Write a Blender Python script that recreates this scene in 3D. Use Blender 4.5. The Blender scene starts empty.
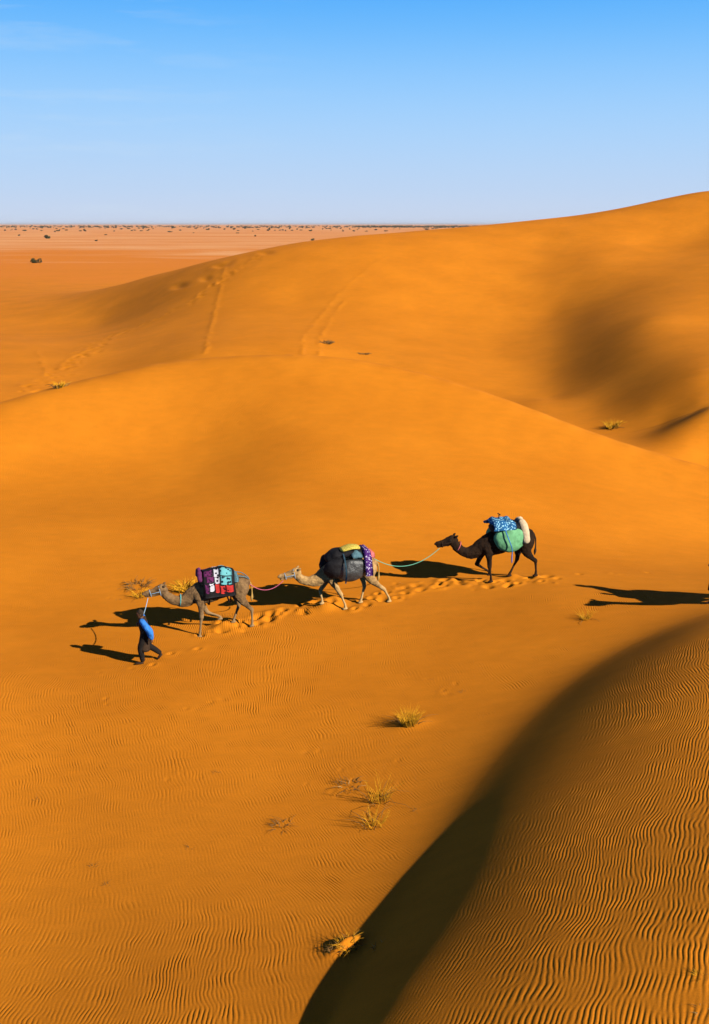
import bpy, bmesh, math, random
import numpy as np
from mathutils import Vector, Matrix, noise as mnoise

C = bpy.context.scene.collection
R = math.radians
SC = bpy.context.scene

# ------------------------------------------------------------------ camera, sky, sun, exposure
CAM_Z = 12.0
PITCH = 16.13
FPX = 1024 * 35.0 / 36.0
cam_d = bpy.data.cameras.new('camera')
cam_d.sensor_fit = 'VERTICAL'; cam_d.sensor_height = 36.0; cam_d.sensor_width = 24.93; cam_d.lens = 35.0
cam_d.clip_start = 0.1; cam_d.clip_end = 120000
cam = bpy.data.objects.new('camera', cam_d); C.objects.link(cam)
cam.location = (0, 0, CAM_Z); cam.rotation_euler = (R(90 - PITCH), 0, 0)
SC.camera = cam

SUN_EL = 31.0          # degrees above the horizon
SUN_AZ = 33.0          # the sun stands at the right, this many degrees behind the camera plane
sun_vec = Vector((math.cos(R(SUN_EL)) * math.cos(R(SUN_AZ)), -math.cos(R(SUN_EL)) * math.sin(R(SUN_AZ)), math.sin(R(SUN_EL))))
sun_d = bpy.data.lights.new('sun', 'SUN'); sun_d.energy = 5.0; sun_d.angle = R(0.5); sun_d.color = (1.0, 0.93, 0.80)
sun = bpy.data.objects.new('sun', sun_d); C.objects.link(sun)
sun.rotation_euler = (-sun_vec).to_track_quat('-Z', 'Y').to_euler()

world = bpy.data.worlds.new('World'); SC.world = world; world.use_nodes = True
nt = world.node_tree; nt.nodes.clear()
def wn(t, **k):
    n = nt.nodes.new(t)
    for a, b in k.items(): setattr(n, a, b)
    return n
wout = wn('ShaderNodeOutputWorld'); bg = wn('ShaderNodeBackground'); bg.inputs['Strength'].default_value = 0.10
sky = wn('ShaderNodeTexSky', sky_type='NISHITA', sun_disc=False)
sky.sun_elevation = R(SUN_EL); sky.sun_rotation = R(90 + SUN_AZ); sky.altitude = 700; sky.air_density = 1.0; sky.dust_density = 0.6
tc = wn('ShaderNodeTexCoord'); sep = wn('ShaderNodeSeparateXYZ')
nt.links.new(tc.outputs['Generated'], sep.inputs[0])
ramp = wn('ShaderNodeValToRGB')
# desert blue, darkened above the view to deepen the shadows: colour by height above the horizon (sine of elevation), in units of the background strength
els = [(0.0, (0.60, 0.69, 0.87)), (0.03, (0.52, 0.67, 0.90)), (0.075, (0.42, 0.66, 0.97)), (0.12, (0.31, 0.61, 1.0)), (0.17, (0.15, 0.50, 1.0)),
       (0.225, (0.045, 0.37, 0.98)), (0.27, (0.02, 0.14, 0.5)), (0.34, (0.004, 0.018, 0.13)), (1.0, (0.001, 0.003, 0.03))]
EXPO = 0.33
sky_gain = 10.0 / (2 ** EXPO)
ramp.color_ramp.interpolation = 'B_SPLINE'
cr = ramp.color_ramp
while len(cr.elements) < len(els): cr.elements.new(0.5)
for e, (p, c) in zip(cr.elements, els): e.position = p; e.color = (*c, 1)
nt.links.new(sep.outputs['Z'], ramp.inputs[0])
gain = wn('ShaderNodeMix', data_type='RGBA', blend_type='MULTIPLY'); gain.inputs['Factor'].default_value = 1
nt.links.new(ramp.outputs[0], gain.inputs[6]); gain.inputs[7].default_value = (sky_gain, sky_gain, sky_gain, 1)
# the physical sky gives a share of the colour
mix = wn('ShaderNodeMix', data_type='RGBA', blend_type='MIX'); mix.inputs['Factor'].default_value = 0.985
nt.links.new(sky.outputs[0], mix.inputs[6]); nt.links.new(gain.outputs[2], mix.inputs[7])
# faint wisps of cirrus
mp = wn('ShaderNodeMapping'); mp.inputs['Scale'].default_value = (3.2, 3.2, 30); nt.links.new(tc.outputs['Generated'], mp.inputs[0])
nz = wn('ShaderNodeTexNoise'); nz.inputs['Scale'].default_value = 2.2; nz.inputs['Detail'].default_value = 6; nz.inputs['Roughness'].default_value = 0.62
nt.links.new(mp.outputs[0], nz.inputs['Vector'])
wr = wn('ShaderNodeMapRange'); wr.inputs[1].default_value = 0.50; wr.inputs[2].default_value = 0.85; wr.inputs[3].default_value = 0; wr.inputs[4].default_value = 0.35
nt.links.new(nz.outputs[0], wr.inputs[0])
wm = wn('ShaderNodeMix', data_type='RGBA', blend_type='MIX'); lw = wn('ShaderNodeMapRange'); lw.inputs[1].default_value = -0.02; lw.inputs[2].default_value = -0.22; nt.links.new(sep.outputs['X'], lw.inputs[0])
wf = wn('ShaderNodeMath', operation='MULTIPLY'); nt.links.new(wr.outputs[0], wf.inputs[0]); nt.links.new(lw.outputs[0], wf.inputs[1])
nt.links.new(wf.outputs[0], wm.inputs['Factor'])
nt.links.new(mix.outputs[2], wm.inputs[6]); wm.inputs[7].default_value = (5.2, 6.2, 7.2, 1)
nt.links.new(wm.outputs[2], bg.inputs[0]); nt.links.new(bg.outputs[0], wout.inputs[0])

vs = SC.view_settings
SC.display_settings.display_device = 'sRGB'
vs.view_transform = 'Standard'; vs.look = 'None'; vs.exposure = EXPO; vs.gamma = 1.0; vs.use_curve_mapping = False
SC.cycles.max_bounces = 4; SC.cycles.diffuse_bounces = 0; SC.cycles.use_denoising = True

# ------------------------------------------------------------------ helpers
def label(o, text, cat, group=None, kind=None):
    if text: o['label'] = text
    if cat: o['category'] = cat
    if group: o['group'] = group
    if kind: o['kind'] = kind
    return o

def mesh_obj(name, verts, faces, mat=None, parent=None, smooth=True):
    me = bpy.data.meshes.new(name); me.from_pydata([tuple(v) for v in verts], [], faces); me.update()
    o = bpy.data.objects.new(name, me); C.objects.link(o)
    if mat: me.materials.append(mat)
    if parent: o.parent = parent
    if smooth:
        for p in me.polygons: p.use_smooth = True
    return o

def empty(name, loc, rz=0.0):
    o = bpy.data.objects.new(name, None); C.objects.link(o); o.location = loc; o.rotation_euler = (0, 0, rz)
    o.empty_display_size = 0.2
    return o

# ------------------------------------------------------------------ the terrain as a function of x and y
_cp, _sp = math.cos(R(PITCH)), math.sin(R(PITCH))
def ray(px, py):
    u, v = (px - 354.5) / FPX, (512 - py) / FPX
    return u, _cp + v * _sp, -_sp + v * _cp
def at_z(px, py, z):            # survey point seen on this line of sight at height z below the lens
    dx, dy, dz = ray(px, py); t = z / dz
    return (dx * t, dy * t, z)
def at_y(px, py, y):
    dx, dy, dz = ray(px, py); t = y / dy
    return (dx * t, y, dz * t)
def at_d(px, y, z):             # a place out of sight, given by bearing column, distance and height
    return ((px - 354.5) / FPX * y, y, z)

SURVEY = []
SOFT = [6e-4]                   # how far the smooth surface may pass from a survey point
def Z(*r): SURVEY.extend((*at_z(*q), SOFT[0]) for q in r)
def Y(*r): SURVEY.extend((*at_y(*q), SOFT[0]) for q in r)
def D(*r): SURVEY.extend((*at_d(*q), SOFT[0]) for q in r)
# valley floor in front (continues under the near dune at the right)
Z((0,1024,-10.75),(100,1024,-10.6),(200,1024,-10.4),(285,1024,-10.25),(400,1024,-10.0),(550,1024,-9.9),(709,1024,-9.9),
  (0,900,-11.4),(150,900,-11.2),(300,900,-11.0),(450,900,-10.7),(600,900,-10.55),(709,900,-10.5),
  (0,780,-11.8),(150,780,-11.65),(300,780,-11.5),(420,760,-11.3),(560,760,-10.95),(709,760,-10.6),
  (0,680,-11.9),(150,662,-11.8),(300,680,-11.65),(420,680,-11.4),(530,660,-11.1),(650,660,-10.8),(709,660,-10.6))
SOFT[0] = 2e-3
Z((0,620,-12.15),(100,625,-11.95),(200,630,-11.75),(300,612,-11.6),(380,598,-11.45),(480,582,-11.35),(560,578,-11.2),(640,600,-11.0),(709,604,-10.95))
D((-250,7,-10),(354,7,-9.6),(960,7,-9.6),(-250,12,-10.9),(960,12,-10.2),(-250,20,-11.5),(960,20,-10.4),(-250,27,-11.6),(960,28,-10.3))
# middle dune: a rounded ridge surveyed along rising lines from the foot (1) to the crest (0)
_cpx = [-120, 0, 50, 100, 150, 200, 260, 320, 370, 420, 470, 530, 580, 640, 709, 800]
_cpy = [440, 405, 390.5, 378, 367, 360.5, 357.3, 358, 364, 375, 389, 410, 430, 450, 469, 492]
def _gx(px, q):                 # slope across: the left part falls to the left, the right part to the right
    g = np.interp(px, [-120, 60, 150, 215, 270, 330, 400, 500, 600, 709], [-.01, -.01, .03, .10, .10, .01, -.05, -.10, -.15, -.16]) * min(1, q / .25) * (1 if q < .75 else 1 - (q - .75) * 2)
    return g + (.11 * math.exp(-((px - 245) / 55) ** 2 - ((q - .48) / .2) ** 2) - .05 * (1 - min(1, q / .25)))
def _gy(q): return float(np.interp(q, [0, .06, .15, .3, .5, .8, 1], [.28, .42, .38, .24, .13, .08, .04]))
def ridge():
    qs = (1, .85, .7, .55, .42, .3, .2)
    row = lambda px, q: np.interp(px, _cpx, _cpy) * (1 - q) + q * 572
    x, y, z = at_z(330, row(330, 1), -11.5); col = []
    for q in qs:
        dx, dy, dz = ray(330, row(330, q)); s, A = -dz / dy, dx / dy; g = _gy(q)
        y2 = (g * y - z) / (s + g); x, y, z = A * y2, y2, -s * y2; col.append((q, x, y, z))
    for q, x0, y0, z0 in col:
        for step in (-30, 30):
            x, y, z, px = x0, y0, z0, 330
            if step > 0: yield q, x, y, z, px
            while -110 < px < 790:
                g = _gx(px + step / 2, q); px += step; dx, dy, dz = ray(px, row(px, q)); s, A = -dz / dy, dx / dy; h = _gy(q)
                y2 = (g * x + h * y - z) / (s + g * A + h); x, y, z = A * y2, y2, -s * y2
                yield q, x, y, z, px
for _q, _x, _y, _z, _px in ridge():
    if _q > .95: continue
    SURVEY.append((_x, _y, _z, 1.2e-3))
    if _q > .25: continue
    for _u in (.13, .06, 0):    # on up to the crest, column by column, then down the hidden lee
        _d = ray(_px, np.interp(_px, _cpx, _cpy) * (1 - _u) + _u * 572); _s = -_d[2] / _d[1]; _g = _gy(_u + .03)
        _y = (_g * _y - _z) / (_s + _g); _x, _z = _d[0] / _d[1] * _y, -_s * _y
        SURVEY.append((_x, _y, _z, 6e-4))
    SURVEY.append((_x / _y * (_y + 3.5), _y + 3.5, -_s * (_y + 3.5) - .5, 2e-3)); SURVEY.append((_x / _y * (_y + 13), _y + 13, -12.4, 4e-3))
# back dune: left flank, face, crest
Y((0,395,75),(0,340,111),(0,300,179),(0,270,306),(100,370,90),(100,325,136),
  (200,350,88),(200,310,116),(300,345,89),(300,300,116),
  (430,366,85),(430,310,113),(540,395,73),(540,340,98),(540,290,120),(540,250,140),
  (660,262,124),(600,262,126),(709,262,118),(660,240,143),(709,230,146))
SOFT[0] = 3e-3
for _px in (550, 600, 650, 700):
    for _py in ((318, 345, 375, 405) if _px < 680 else (368, 392)):
        _d = ray(_px, _py)
        SURVEY.append((*at_y(_px, _py, 20.5 / (-_d[2] / _d[1] + 0.0 + 0.49 * _d[0] / _d[1])), SOFT[0]))
Y((709,325,86),(600,428,63))
SOFT[0] = 3e-4
Y((650,441,56),(672,430,56.6),(690,420.5,57),(709,410,57.3),(760,385,58.5),(709,458,53.5),(690,448,53.8),(760,440,55))      # small lit dune at the right
SOFT[0] = 2e-4
Y((65,297,170),(100,289,172),(150,276,160),(200,264,148),(250,253,143),(300,243,143),(360,236,146),(430,231,150),(490,226.5,153),(540,221.5,155),(600,214.5,157),(660,203,159),(709,193,160))
SOFT[0] = 4e-3
D((100,210,-13.1),(200,175,-9),(200,200,-12.8),(300,175,-7),(300,230,-12.8),(430,190,-5),(430,250,-12.8),
  (540,195,-4),(540,260,-12.8),(600,197,-3),(660,198,-1),(709,200,0.5),(709,270,-12),(960,60,-11),(960,80,-7.5),(960,110,-4),(960,160,6),(960,260,-10),
  (-250,110,-13),(-250,180,-13.1),(-250,300,-13.2),(100,300,-13.1),(300,320,-13.1),(540,340,-13.1),(800,360,-13.1),(0,420,-13.2),(300,450,-13.2),(709,450,-13.2),(1200,450,-13.2))
SURVEY = np.array(SURVEY)

def _feat(x, y): return np.stack([0.75 * np.tanh(x / y / 0.75), 0.5 * np.log(y)], -1)
def _k(r2): return np.where(r2 > 1e-12, r2 * np.log(np.maximum(r2, 1e-12)), 0.0)
_P = _feat(SURVEY[:, 0], SURVEY[:, 1]); _n = len(_P)
_r2 = ((_P[:, None] - _P[None]) ** 2).sum(-1)
_A = np.zeros((_n + 3, _n + 3)); _A[:_n, :_n] = _k(_r2) + np.diag(SURVEY[:, 3])
_A[:_n, _n] = 1; _A[:_n, _n + 1:] = _P; _A[_n:, :_n] = _A[:_n, _n:].T
_w = np.linalg.solve(_A, np.concatenate([SURVEY[:, 2], np.zeros(3)]))
def spline(x, y):
    q = _feat(x, np.maximum(y, 3.0)); out = np.empty(len(q))
    for i in range(0, len(q), 20000):
        s = q[i:i + 20000]
        r2 = ((s[:, None] - _P[None]) ** 2).sum(-1)
        out[i:i + 20000] = _k(r2) @ _w[:_n] + _w[_n] + s @ _w[_n + 1:]
    return out

def waves(x, y, lam, seed, n=9):
    rs = np.random.RandomState(seed); o = np.zeros_like(x)
    for i in range(n):
        a = rs.uniform(0, 2 * math.pi); l = lam * rs.uniform(0.6, 1.7); p = rs.uniform(0, 6.28)
        o += np.sin((x * math.cos(a) + y * math.sin(a)) * 6.283 / l + p) * l / lam
    return o / n

# foot of the near dune: a smooth curve on the valley floor, written as offset u over distance v along its chord
_foot = np.array([at_z(*q)[:2] for q in ((228,1180,-9.6),(268,1095,-9.8),(322,1024,-10.05),(376,957,-10.4),(434,885,-10.7),(468,815,-10.9),(508,755,-11.0),(560,706,-11.0),(630,664,-10.95),(715,634,-10.8),(850,600,-10.6))])
_fv = _foot @ np.array((.58, .815)); _fu = _foot @ np.array((.815, -.58))
_fc = np.polyfit(_fv, _fu, 3); _fd = np.polyder(_fc)
def foot_distance(x, y):        # metres behind the foot line (positive on the dune), and the place along it
    v = np.clip(.58 * x + .815 * y, _fv[0] - 2, _fv[-1] + 4); u = .815 * x - .58 * y
    return (u - np.polyval(_fc, v)) / np.sqrt(1 + np.polyval(_fd, v) ** 2), np.interp(v, _fv, np.arange(len(_fv)))
_Lg = np.arange(len(_foot))
_S0 = np.array([.84,.84,.84,.86,.86,.83,.82,.83,.79,.55,.24])
_S1 = np.array([.25,.25,.25,.25,.25,.25,.24,.21,.16,.13,.1])
_KK = np.array([.55,.55,.7,1.0,1.35,1.6,1.7,1.7,1.7,2.,2])
_W = np.array([.01,.01,.02,.12,.28,.40,.46,.46,.45,.47,.5])
def smax(a, b, w):
    d = a - b; return 0.5 * (a + b + np.sqrt(d * d + 4 * w * w))

def base_z(x, y):
    x = np.asarray(x, float); y = np.asarray(y, float)
    z = spline(x, y)
    far = np.clip((y - 250) / 150, 0, 1); far = far * far * (3 - 2 * far)
    plain = -13.2 + 0.35 * waves(x, y, 160, 3) + 0.5 * waves(x, y, 900, 4) * np.clip(y / 2000, 0, 1)
    z = z * (1 - far) + plain * far
    z += 0.015 * waves(x, y, 7.0, 11) * np.clip((60 - y) / 20, 0, 1) * np.clip((y-24)/8,0,1)
    d, al = foot_distance(x, y)
    near = (y < 60)
    s0, s1, k, w = (np.interp(al, _Lg, q) for q in (_S0, _S1, _KK, _W))
    dd = np.maximum(d, -6)
    hgt = np.where(dd > 0, s1 * 13 * (1 - np.exp(-np.maximum(dd, 0) / 13)) + (s0 - s1) * k * (1 - np.exp(-np.maximum(dd, 0) / k)), s0 * dd)
    zz = smax(np.zeros_like(hgt), hgt, w)
    zz = zz - smax(np.zeros_like(hgt), -8*np.ones_like(hgt), w)
    z = z + np.where(near, zz, 0)
    return z
DENTS = []      # (x, y, radius, depth, rim, stretch angle, stretch)
def ground(x, y):
    z = base_z(x, y)
    for (cx, cy, r, dep, rim, ang, st) in DENTS:
        m = np.nonzero((np.abs(x - cx) < 3.2 * r * st) & (np.abs(y - cy) < 3.2 * r * st))[0]
        if not len(m): continue
        dx, dy = x[m] - cx, y[m] - cy
        u = (dx * math.cos(ang) + dy * math.sin(ang)) / st; v = -dx * math.sin(ang) + dy * math.cos(ang)
        q = (u * u + v * v) / (r * r)
        z[m] += -dep * np.exp(-q * 1.6) + rim * q * np.exp(-q * 0.9)
    return z
def gz(x, y):
    return float(ground(np.array([float(x)]), np.array([float(y)]))[0]) + CAM_Z
def hit(px, py):                # where this line of sight meets the sand
    dx, dy, dz = ray(px, py)
    t = np.exp(np.linspace(math.log(5), math.log(4000), 3000)); x, y, z = dx * t, dy * t, dz * t
    g = ground(x.copy(), y.copy()); i = int(np.argmax(z < g))
    t0, t1 = t[max(i - 1, 0)], t[i]; tt = np.linspace(t0, t1, 60); g = ground(dx * tt, dy * tt); j = int(np.argmax(dz * tt < g))
    return (dx * tt[j], dy * tt[j], dz * tt[j] + CAM_Z)

def along(pts, step):
    q = [np.array(hit(*p)[:2]) for p in pts]; out = []
    for a, b in zip(q[:-1], q[1:]):
        n = max(1, int(np.linalg.norm(b - a) / step)); h = math.atan2(b[1] - a[1], b[0] - a[0])
        out += [(a + (b - a) * k / n, h) for k in range(n)]
    return out
def trample():
    rs = random.Random(7); new = []
    for (p, h), k in zip(along([(205,634),(232,629),(262,621),(290,612),(312,606),(345,606),(368,600),(395,594),(420,588),(448,583),(478,584),(502,584),(530,581),(556,577)], .24), range(999)):
        s = 1 if k % 2 else -1; o = s * rs.uniform(.0, .42); r = rs.uniform(.09, .20)
        if rs.random() < .12: continue
        new.append((p[0] - math.sin(h) * o + rs.uniform(-.2, .2), p[1] + math.cos(h) * o, r, rs.uniform(.06, .14), rs.uniform(.05, .13), h + rs.uniform(-.9, .9), rs.uniform(1.0, 1.7)))
        for _ in range(4): new.append((p[0] + rs.gauss(0, .28), p[1] + rs.gauss(0, .28), rs.uniform(.04, .09), rs.uniform(-.05, .05), .0, rs.uniform(0, 3), rs.uniform(1, 1.8)))
    for px, py in ((232, 622), (225, 628), (328, 606), (335, 602), (322, 610), (512, 577)):
        c = hit(px, py); new.append((c[0], c[1], rs.uniform(.2, .35), -rs.uniform(.10, .18), .02, R(-25), rs.uniform(1.2, 1.9)))
    c = hit(346, 946); new.append((c[0], c[1], .13, -.14, .0, R(40), 2.6))
    c = hit(408, 724); new.append((c[0] + .1, c[1], .35, -.08, .0, R(10), 1.5))
    for (p, h), k in zip(along([(556,577),(580,575),(612,573),(650,574),(690,577)], .75), range(999)):
        s = 1 if k % 2 else -1; o = s * rs.uniform(.05, .3)
        new.append((p[0], p[1] + o, .12, rs.uniform(.02, .05), rs.uniform(.02, .04), h, 1.2))
    for (p, h), k in zip(along([(150,664),(172,655),(196,648),(222,641)], .62), range(99)):
        o = .1 if k % 2 else -.1
        new.append((p[0] - math.sin(h) * o, p[1] + math.cos(h) * o, .09, .05, .05, h, 1.6))
    for px, py, n, sp in ((460,690,6,.5),(130,585,12,.5),(210,700,4,.5),(90,700,4,.4),(355,785,10,.5),(410,716,4,.3),(300,770,4,.6),(115,672,5,.35),(180,775,3,.3),(520,560,4,.5)):
        c = hit(px, py)
        for _ in range(n): new.append((c[0] + rs.gauss(0, sp), c[1] + rs.gauss(0, sp), rs.uniform(.05, .11), rs.uniform(.005, .022), rs.uniform(.005, .018), rs.uniform(0, 3), rs.uniform(1, 1.8)))
    # tracks over the back dune
    for pts, r, dep, rim, st in (([(205,356),(208,335),(216,305),(222,280),(225,266)], .26, -.07, .0, .25), ([(291,356),(303,337),(318,318),(335,298),(352,282),(372,266),(390,255)], .24, -.05, .0, .25),
                             ([(309,356),(320,337),(331,318),(345,300)], .24, -.05, .0, .25), ([(37,350),(42,364),(48,376)], .26, -.05, .0, .25)):
        for p, h in along(pts, st * 1.5):
            if rs.random() < .85: new.append((p[0] + rs.gauss(0, .12), p[1] + rs.gauss(0, .2), r * rs.uniform(.7, 1.2), dep * rs.uniform(.3, 1.3), rim, h + rs.gauss(0, .2), rs.uniform(1, 2)))
    for (p, h) in along([(22,392),(42,384),(60,372),(80,358),(105,341),(130,329),(160,318),(190,302),(225,278),(262,256)], .9):
        for _ in range(2): new.append((p[0] + rs.gauss(0, .7), p[1] + rs.gauss(0, .9), rs.uniform(.25, .5), rs.uniform(.05, .13), rs.uniform(.05, .12), rs.uniform(0, 3), 1.3))
    for (p, h) in along([(195,275),(215,268),(240,259),(272,250)], 1.6):
        new.append((p[0] + rs.gauss(0, 2), p[1] - abs(rs.gauss(0, 4)), rs.uniform(.7, 1.2), rs.uniform(.1, .25), rs.uniform(.1, .2), R(105) + rs.uniform(-.2, .2), 3.0))
    DENTS.extend(new)
trample()
# ------------------------------------------------------------------ sand
def node_mat(name):
    m = bpy.data.materials.new(name); m.use_nodes = True
    t = m.node_tree; b = t.nodes['Principled BSDF']; b.inputs['Specular IOR Level'].default_value = 0.15
    return m, t, b
def N(t, typ, ins=None, **k):
    n = t.nodes.new(typ)
    for a, v in k.items(): setattr(n, a, v)
    for a, v in (ins or {}).items():
        s = n.inputs[a]
        if hasattr(v, 'is_output') or isinstance(v, bpy.types.NodeSocket): t.links.new(v, s)
        else: s.default_value = v
    return n
def math_n(t, op, a, b=0.0, clamp=False):
    return N(t, 'ShaderNodeMath', {0: a, 1: b}, operation=op, use_clamp=clamp).outputs[0]

def sand_material():
    m, t, b = node_mat('sand'); L = t.links
    b.inputs['Roughness'].default_value = 0.95; b.inputs['Specular IOR Level'].default_value = 0.05
    geo = N(t, 'ShaderNodeNewGeometry'); pos = geo.outputs['Position']
    sp = N(t, 'ShaderNodeSeparateXYZ', {0: pos}); X, Yv = sp.outputs[0], sp.outputs[1]
    # colour: orange sand, patchy grain; the far plain is pinker and paler, with some haze put into its colour
    n1 = N(t, 'ShaderNodeTexNoise', {'Vector': pos, 'Scale': 0.18, 'Detail': 5.0, 'Roughness': 0.6}).outputs[0]
    n2 = N(t, 'ShaderNodeTexNoise', {'Vector': pos, 'Scale': 38.0, 'Detail': 2.0, 'Roughness': 0.6}).outputs[0]
    r = N(t, 'ShaderNodeValToRGB', {0: n1}); r.color_ramp.elements[0].position = .32; r.color_ramp.elements[1].position = .70
    r.color_ramp.elements[0].color = (0.645, 0.203, 0.011, 1); r.color_ramp.elements[1].color = (0.765, 0.248, 0.014, 1)
    g = N(t, 'ShaderNodeMapRange', {0: n2, 1: 0.3, 2: 0.7, 3: 0.90, 4: 1.06}).outputs[0]
    n3 = N(t, 'ShaderNodeTexNoise', {'Vector': N(t, 'ShaderNodeMapping', {'Vector': pos, 'Scale': (1.0, 2.4, 1.0), 'Rotation': (0, 0, 0.5)}).outputs[0], 'Scale': 1.1, 'Detail': 7.0, 'Roughness': 0.72}).outputs[0]
    g = math_n(t, 'MULTIPLY', g, N(t, 'ShaderNodeMapRange', {0: n3, 1: 0.3, 2: 0.7, 3: 0.93, 4: 1.06}).outputs[0])
    c1 = N(t, 'ShaderNodeVectorMath', {0: r.outputs[0], 3: g}, operation='SCALE').outputs[0]
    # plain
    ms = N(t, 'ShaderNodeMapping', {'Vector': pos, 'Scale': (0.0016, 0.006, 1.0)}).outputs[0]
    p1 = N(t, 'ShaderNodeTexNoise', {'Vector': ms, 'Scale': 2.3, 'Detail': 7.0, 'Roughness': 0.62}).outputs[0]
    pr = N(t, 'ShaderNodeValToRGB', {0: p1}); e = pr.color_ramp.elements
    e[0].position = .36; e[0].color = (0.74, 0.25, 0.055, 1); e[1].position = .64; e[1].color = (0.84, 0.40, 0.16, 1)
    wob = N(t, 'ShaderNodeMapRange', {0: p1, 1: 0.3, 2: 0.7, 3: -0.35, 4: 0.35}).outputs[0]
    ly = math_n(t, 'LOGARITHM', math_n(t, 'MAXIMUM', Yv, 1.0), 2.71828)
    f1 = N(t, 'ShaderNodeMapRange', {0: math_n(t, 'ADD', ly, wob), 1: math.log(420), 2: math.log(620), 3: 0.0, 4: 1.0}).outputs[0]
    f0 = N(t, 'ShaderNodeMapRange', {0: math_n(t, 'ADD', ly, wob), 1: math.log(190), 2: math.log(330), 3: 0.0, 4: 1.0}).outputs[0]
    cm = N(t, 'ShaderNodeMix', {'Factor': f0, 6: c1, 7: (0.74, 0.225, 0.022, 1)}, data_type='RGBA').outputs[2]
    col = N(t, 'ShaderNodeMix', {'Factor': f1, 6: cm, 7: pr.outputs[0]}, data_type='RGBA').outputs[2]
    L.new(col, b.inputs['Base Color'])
    # wind ripples: oriented band noise on warped ground coordinates
    w1 = N(t, 'ShaderNodeTexNoise', {'Vector': pos, 'Scale': 0.16, 'Detail': 2.0}).outputs['Color']
    w2 = N(t, 'ShaderNodeTexNoise', {'Vector': pos, 'Scale': 1.6, 'Detail': 2.0}).outputs['Color']
    wv = N(t, 'ShaderNodeVectorMath', {0: w1, 1: (0.5, 0.5, 0.5)}, operation='SUBTRACT').outputs[0]
    wv = N(t, 'ShaderNodeVectorMath', {0: wv, 3: 2.0}, operation='SCALE').outputs[0]
    wu = N(t, 'ShaderNodeVectorMath', {0: w2, 1: (0.5, 0.5, 0.5)}, operation='SUBTRACT').outputs[0]
    wu = N(t, 'ShaderNodeVectorMath', {0: wu, 3: 0.15}, operation='SCALE').outputs[0]
    pw = N(t, 'ShaderNodeVectorMath', {0: pos, 1: wv}, operation='ADD').outputs[0]
    pw = N(t, 'ShaderNodeVectorMath', {0: pw, 1: wu}, operation='ADD').outputs[0]
    gab = N(t, 'ShaderNodeTexGabor', {'Vector': pw, 'Scale': 3.0, 'Frequency': 5.2, 'Anisotropy': 1.0, 'Orientation': N(t, 'ShaderNodeAttribute', attribute_name='ripple_heading').outputs['Fac']}, gabor_type='2D').outputs[0]
    h = N(t, 'ShaderNodeMapRange', {0: gab, 1: 0.15, 2: 0.85, 3: 0.0, 4: 1.0}, interpolation_type='SMOOTHSTEP').outputs[0]
    h = math_n(t, 'POWER', h, 0.45)
    at = N(t, 'ShaderNodeAttribute', attribute_name='ripple').outputs['Fac']
    nh = N(t, 'ShaderNodeTexNoise', {'Vector': pos, 'Scale': 55.0, 'Detail': 3.0, 'Roughness': 0.7}).outputs[0]
    hh = math_n(t, 'ADD', math_n(t, 'MULTIPLY', h, math_n(t, 'MULTIPLY', at, 0.012)), math_n(t, 'MULTIPLY', nh, 0.0022))
    bp = N(t, 'ShaderNodeBump', {'Strength': 1.0, 'Distance': 1.0, 'Height': hh})
    L.new(bp.outputs[0], b.inputs['Normal'])
    return m
SAND = sand_material()

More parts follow.
